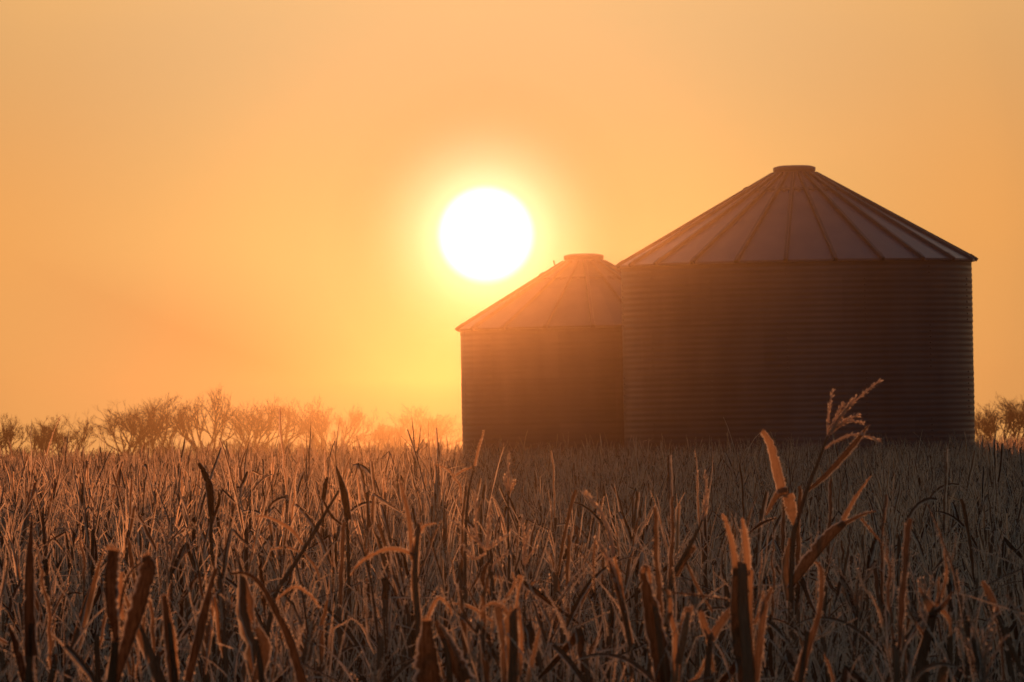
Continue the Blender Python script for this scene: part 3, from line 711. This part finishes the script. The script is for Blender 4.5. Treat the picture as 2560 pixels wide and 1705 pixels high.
hero(30.5, 'corn plant with a broad dark pointed blade, just left of the smaller bin base',
     [(866, 1290, 6), (870, 1360, 8), (872, 1440, 9)], [([(870, 1300), (858, 1225), (840, 1165)], [18, 18, 4], dict(t=.08)), ([(808, 1250), (812, 1215), (818, 1192)], [12, 13, 6], dict(t=.08)), ([(808, 1250), (830, 1290), (866, 1320)], [6, 8, 5], dict(t=.2))], (), 17, .2)
hero(19.5, 'corn plant with torn, splayed brown blades at its head, at lower right',
     [(2334, 1528, 22), (2322, 1580, 24), (2304, 1650, 26), (2296, 1714, 28)],
     [([(2330, 1525), (2316, 1500), (2298, 1468)], [26, 18, 5], dict(t=.75)), ([(2342, 1528), (2346, 1490), (2346, 1440)], [14, 12, 4], dict(t=.8)), ([(2340, 1530), (2365, 1505), (2382, 1478)], [14, 12, 4], dict(t=.5)),
      ([(2345, 1510), (2366, 1440), (2360, 1376)], [8, 9, 3], dict(t=.9)), ([(2350, 1520), (2372, 1545), (2378, 1590)], [12, 12, 4], dict(t=.9)), ([(2318, 1600), (2275, 1530), (2262, 1480)], [8, 8, 3], dict(t=.6)), ([(2350, 1712), (2355, 1680), (2362, 1652)], [28, 26, 24], dict(t=.6, torn=True))], (), 18, .25)
hero(20, 'thin straight corn plant with one pale upright blade, below the larger bin',
     [(2262, 1500, 7), (2256, 1580, 9), (2262, 1714, 11)], [([(2264, 1705), (2256, 1560), (2258, 1424)], [12, 11, 4], dict(t=.7)), ([(2258, 1520), (2252, 1490), (2248, 1470)], [6, 6, 3], dict(t=.7))], (), 19)
hero(19, 'corn plant with a curved brown blade hooked at its tip, right of the tallest plant',
     [(2020, 1580, 10), (2008, 1650, 13), (2000, 1714, 14)], [([(1996, 1705), (2020, 1620), (2042, 1560), (2054, 1500), (2054, 1430), (2046, 1410), (2038, 1404)], [26, 24, 14, 13, 12, 9, 4], dict(t=.55)), ([(2086, 1705), (2072, 1660), (2060, 1635)], [8, 10, 4], dict(t=.8))], (), 20, .4)
hero(20.2, 'corn plant slanting down right with one tan blade tip, near the lower right corner',
     [(2490, 1530, 8), (2520, 1600, 11), (2560, 1690, 13)], [([(2492, 1540), (2480, 1500), (2466, 1470), (2455, 1452)], [20, 22, 16, 6], dict(t=.7)), ([(2470, 1500), (2500, 1590), (2510, 1700)], [6, 10, 8], dict(t=.5))], (), 21)
hero(19.4, 'corn plant with four jagged torn stubs, just left of the thick snapped stalk',
     [(1775, 1600, 14), (1770, 1660, 17), (1765, 1714, 18)],
     [([(1780, 1600), (1765, 1570), (1752, 1528)], [18, 20, 14], dict(t=.8, torn=True)), ([(1778, 1600), (1800, 1560), (1830, 1522)], [18, 22, 16], dict(t=.7, torn=True)), ([(1770, 1640), (1745, 1690), (1722, 1705)], [6, 8, 4], dict(t=.9)),
      ([(1692, 1705), (1702, 1600), (1722, 1522)], [20, 26, 22], dict(t=.6, torn=True)), ([(1785, 1680), (1770, 1600), (1760, 1570)], [8, 10, 3], dict(t=.95)), ([(1660, 1480), (1740, 1488), (1835, 1502)], [4, 5, 4], dict(t=.2))], (), 22, .4)
hero(23.5, 'corn plant with a stem leaning right and a squarish brown sheath',
     [(1756, 1300, 5), (1735, 1345, 9), (1710, 1390, 11), (1680, 1450, 13), (1664, 1540, 13)], [([(1690, 1440), (1712, 1398), (1732, 1366)], [14, 22, 20], dict(t=.45, torn=True)), ([(1716, 1408), (1745, 1470), (1782, 1530)], [6, 8, 6], dict(t=.6))],
     [[(1756, 1300), (1762, 1262), (1766, 1226), (1762, 1180)], [(1756, 1300), (1766, 1270), (1770, 1262)]], 23, .4)
hero(26, 'corn plant with a thin yellow blade rising before the smaller bin',
     [(1182, 1180, 4), (1170, 1240, 6), (1164, 1340, 8), (1162, 1450, 9)], [([(1186, 1165), (1196, 1120), (1210, 1075)], [7, 7, 3], dict(t=1.0)), ([(1180, 1168), (1155, 1178), (1134, 1192)], [4, 6, 3], dict(t=1.0)), ([(1134, 1190), (1115, 1170), (1086, 1160)], [3, 5, 3], dict(t=1.0)), ([(1132, 1192), (1150, 1215), (1152, 1260)], [3, 6, 3], dict(t=.9))], (), 24, .8)

def near_rows():
    rng = np.random.default_rng(5)
    pts = corn_spots(NEAR0, NEAR1, lambda y: .1, rng, 7.0)
    pts = pts[np.argsort(pts[:, 1])]
    pts = [p for p in pts if abs(p[0]) < half_width(p[1]) + .12]
    pts = [p for p in pts if all((p[0] - hx) ** 2 + ((p[1] - hy) * .5) ** 2 > .06 ** 2 for hx, hy in HERO_XY)]
    pts = pts[:275]
    order = ['upright', 'arching', 'shredded', 'snapped', 'upright', 'arching', 'shredded', 'snapped', 'arching', 'upright', 'shredded', 'tasselled', 'snapped', 'arching', 'shredded']
    pr, used = [(k, 100 + i) for i, k in enumerate(order)], {}
    for i, p in enumerate(pts):
        k = int(rng.integers(0, len(pr)))
        if k not in used: o = used[k] = corn_proto(*pr[k])
        else: o = copy_plant(used[k])
        o.location = (p[0], p[1], 0)
        h = 1 + rng.normal(0, .045) + patch(p[0], p[1])
        h = min(h, 1.02 if p[1] < 21 or p[0] > -.006 * p[1] else 1.08)
        o.rotation_euler = (rng.normal(0, .05), rng.normal(0, .07), rng.uniform(0, 6.28)); o.scale = (1, 1, h)
        kind = order[k]; px, _ = to_px((p[0], p[1], 1.8))
        tag(o, LOOK[kind] + ', ' + where(px), 'corn plant', GROUP)
near_rows()


# ------------------------------------------------------------------ bare trees beyond the field
TREE_D = 610.0
def bare_tree(px, top_py, w_px, label, seed, stems=1, name='bare_tree', levels=7, open_=.5, d=TREE_D, group='bare trees beyond the field', cat='tree', twig=.010):
    rng = np.random.default_rng(seed + 40); d = d + rng.uniform(-20, 20); top = at(px, top_py, d)
    H = top.z * (1.07 if cat == 'tree' else .86); Wm = 1.16 * w_px * d / F_PX
    segs = []
    def grow(p, v, ln, lev):
        n = 3; q = [p]; vv = v.copy()
        for _ in range(n):
            vv = vv + rng.normal(0, .11, 3) + np.array([0, 0, .05]); vv /= np.linalg.norm(vv); q.append(q[-1] + vv * ln / n)
        segs.append((np.array(q), lev))
        if lev >= levels: return
        for k in range(3 if rng.random() < .47 else 2):
            f = 1.0 if k == 0 else rng.uniform(.4, 1.0)
            i = min(int(f * n), n - 1); pos = q[i] + (q[i + 1] - q[i]) * (f * n - i)
            ang = rng.uniform(.05, .3) if k == 0 else rng.uniform(.35, .75)
            ax = rng.normal(0, 1, 3); ax -= vv * ax.dot(vv); ax /= np.linalg.norm(ax)
            nv = vv * math.cos(ang) + ax * math.sin(ang); nv[2] += .10; nv /= np.linalg.norm(nv)
            grow(pos, nv, ln * rng.uniform(.66, .88), lev + 1)
    for k in range(stems):
        a = rng.uniform(0, 6.28); sp = 0.08 if stems == 1 else rng.uniform(.1, .5)
        grow(np.array([rng.normal(0, .1 * (stems > 1)), rng.normal(0, .1 * (stems > 1)), 0]), np.array([math.cos(a) * sp, math.sin(a) * sp, 1.0]) / math.hypot(1, sp), H * .17, 0)
    allp = np.concatenate([s_[0] for s_ in segs])
    lo, hi = np.percentile(allp[:, 0], [1.5, 98.5]); sx = Wm / max(hi - lo, .1); sz = H / np.percentile(allp[:, 2], 99.8)
    sc = np.array([sx, sx, sz]); cx = (lo + hi) / 2 * sx
    root = empty(name, (top.x - cx, d, 0)); tag(root, label, cat, group)
    rad0 = H * .025
    tr, cr = MB(), MB()
    for q, lev in segs:
        r = max(twig, rad0 * .69 ** lev); r2 = max(twig * .8, rad0 * .69 ** (lev + 1))
        tube(tr if lev <= 1 else cr, q * sc, np.linspace(r, r2, len(q)) if lev < 6 else twig * .8, 6 if lev < 2 else 3, cap=False)
    tr.build('trunk', M_BARK, root); cr.build('crown', M_BARK, root)
    return root
for i, a in enumerate([
        (2, 1046, 130, 'bare tree cut off by the left edge of the photo', 1), (108, 1056, 80, 'small twiggy bare tree, third from the left edge of the photo', 2),
        (172, 1044, 120, 'lone fan-shaped bare tree left of the gap before the main clump', 1), (340, 1018, 170, 'wide bare tree at the left end of the main clump, branches spread low', 2),
        (425, 998, 130, 'bare tree with dense twiggy crown, left of the tallest tree', 1), (512, 983, 150, 'tallest bare tree, its forked stems open to the sky', 2),
        (612, 1028, 130, 'thin pale bare tree just right of the tallest tree', 1), (708, 1006, 135, 'bare tree with a thick dark upper trunk, in the middle of the clump', 1),
        (836, 1008, 165, 'broad round bare tree at the right end of the main clump', 2), (966, 1056, 130, 'low, dense, rounded bare tree between two gaps', 4),
        (1092, 1024, 160, 'sparse see-through bare tree beside the left wall of the smaller bin', 2),
        (2484, 1020, 105, 'bare tree directly right of the larger bin', 2), (2572, 1000, 140, 'bare tree cut off by the right edge of the photo', 2)]):
    bare_tree(a[0], a[1], a[2], a[3], i, a[4] + 1)
for i, (px, py, w, lab) in enumerate([(45, 1098, 110, 'low bare brush under the trees at the left edge'), (255, 1112, 90, 'lowest bare shrub, in the gap left of the main clump'),
        (400, 1085, 160, 'bare brush under the left end of the main clump'), (570, 1080, 150, 'bare brush below and right of the tallest tree'), (655, 1078, 110, 'bare shrub filling the space under the thin pale tree'),
        (770, 1080, 130, 'bare brush between the dark-trunked tree and the broad round tree'), (905, 1092, 120, 'bare shrub left of the low rounded tree'), (1030, 1088, 120, 'bare shrub between the low rounded tree and the sparse tree'),
        (2440, 1085, 110, 'bare brush showing just right of the larger bin wall'), (2535, 1082, 110, 'bare brush between the two trees at the right edge')]):
    bare_tree(px, py, w, lab, 60 + i, 8, 'bare_shrub', 5, d=TREE_D - 40, group='bare shrubs under the far trees', cat='shrub', twig=.010)

# ------------------------------------------------------------------ haze box added to stand in for lens glare (thin, forward scattering)
def add_haze():
    m, t = new_mat('glare_haze'); o = t.nodes.new('ShaderNodeOutputMaterial')
    v = t.nodes.new('ShaderNodeVolumePrincipled'); ab = t.nodes.new('ShaderNodeVolumeAbsorption'); ab.inputs['Color'].default_value = (0, 0, 0, 1); ab.inputs['Density'].default_value = HAZE_ABSORB  # black absorption added to calm scatter noise, not part of the air
    ad = t.nodes.new('ShaderNodeAddShader'); t.links.new(v.outputs[0], ad.inputs[0]); t.links.new(ab.outputs[0], ad.inputs[1])
    t.links.new(ad.outputs[0], o.inputs['Volume'])
    v.inputs['Color'].default_value = (0.98, 0.76, 0.48, 1); v.inputs['Density'].default_value = HAZE_DENSITY
    v.inputs['Anisotropy'].default_value = HAZE_G
    x0, x1, y0, y1, z0, z1 = -660, 660, -220, HAZE_END, -1.2, HAZE_TOP
    mb = MB(); mb.add([(x0, y0, z0), (x1, y0, z0), (x1, y1, z0), (x0, y1, z0), (x0, y0, z1), (x1, y0, z1), (x1, y1, z1), (x0, y1, z1)],
                      [[3, 2, 1, 0], [4, 5, 6, 7], [0, 1, 5, 4], [1, 2, 6, 5], [2, 3, 7, 6], [3, 0, 4, 7]])
    tag(mb.build('haze', m, smooth=False), 'thin haze added over the field in place of lens glare', 'haze', kind='stuff')
add_haze()
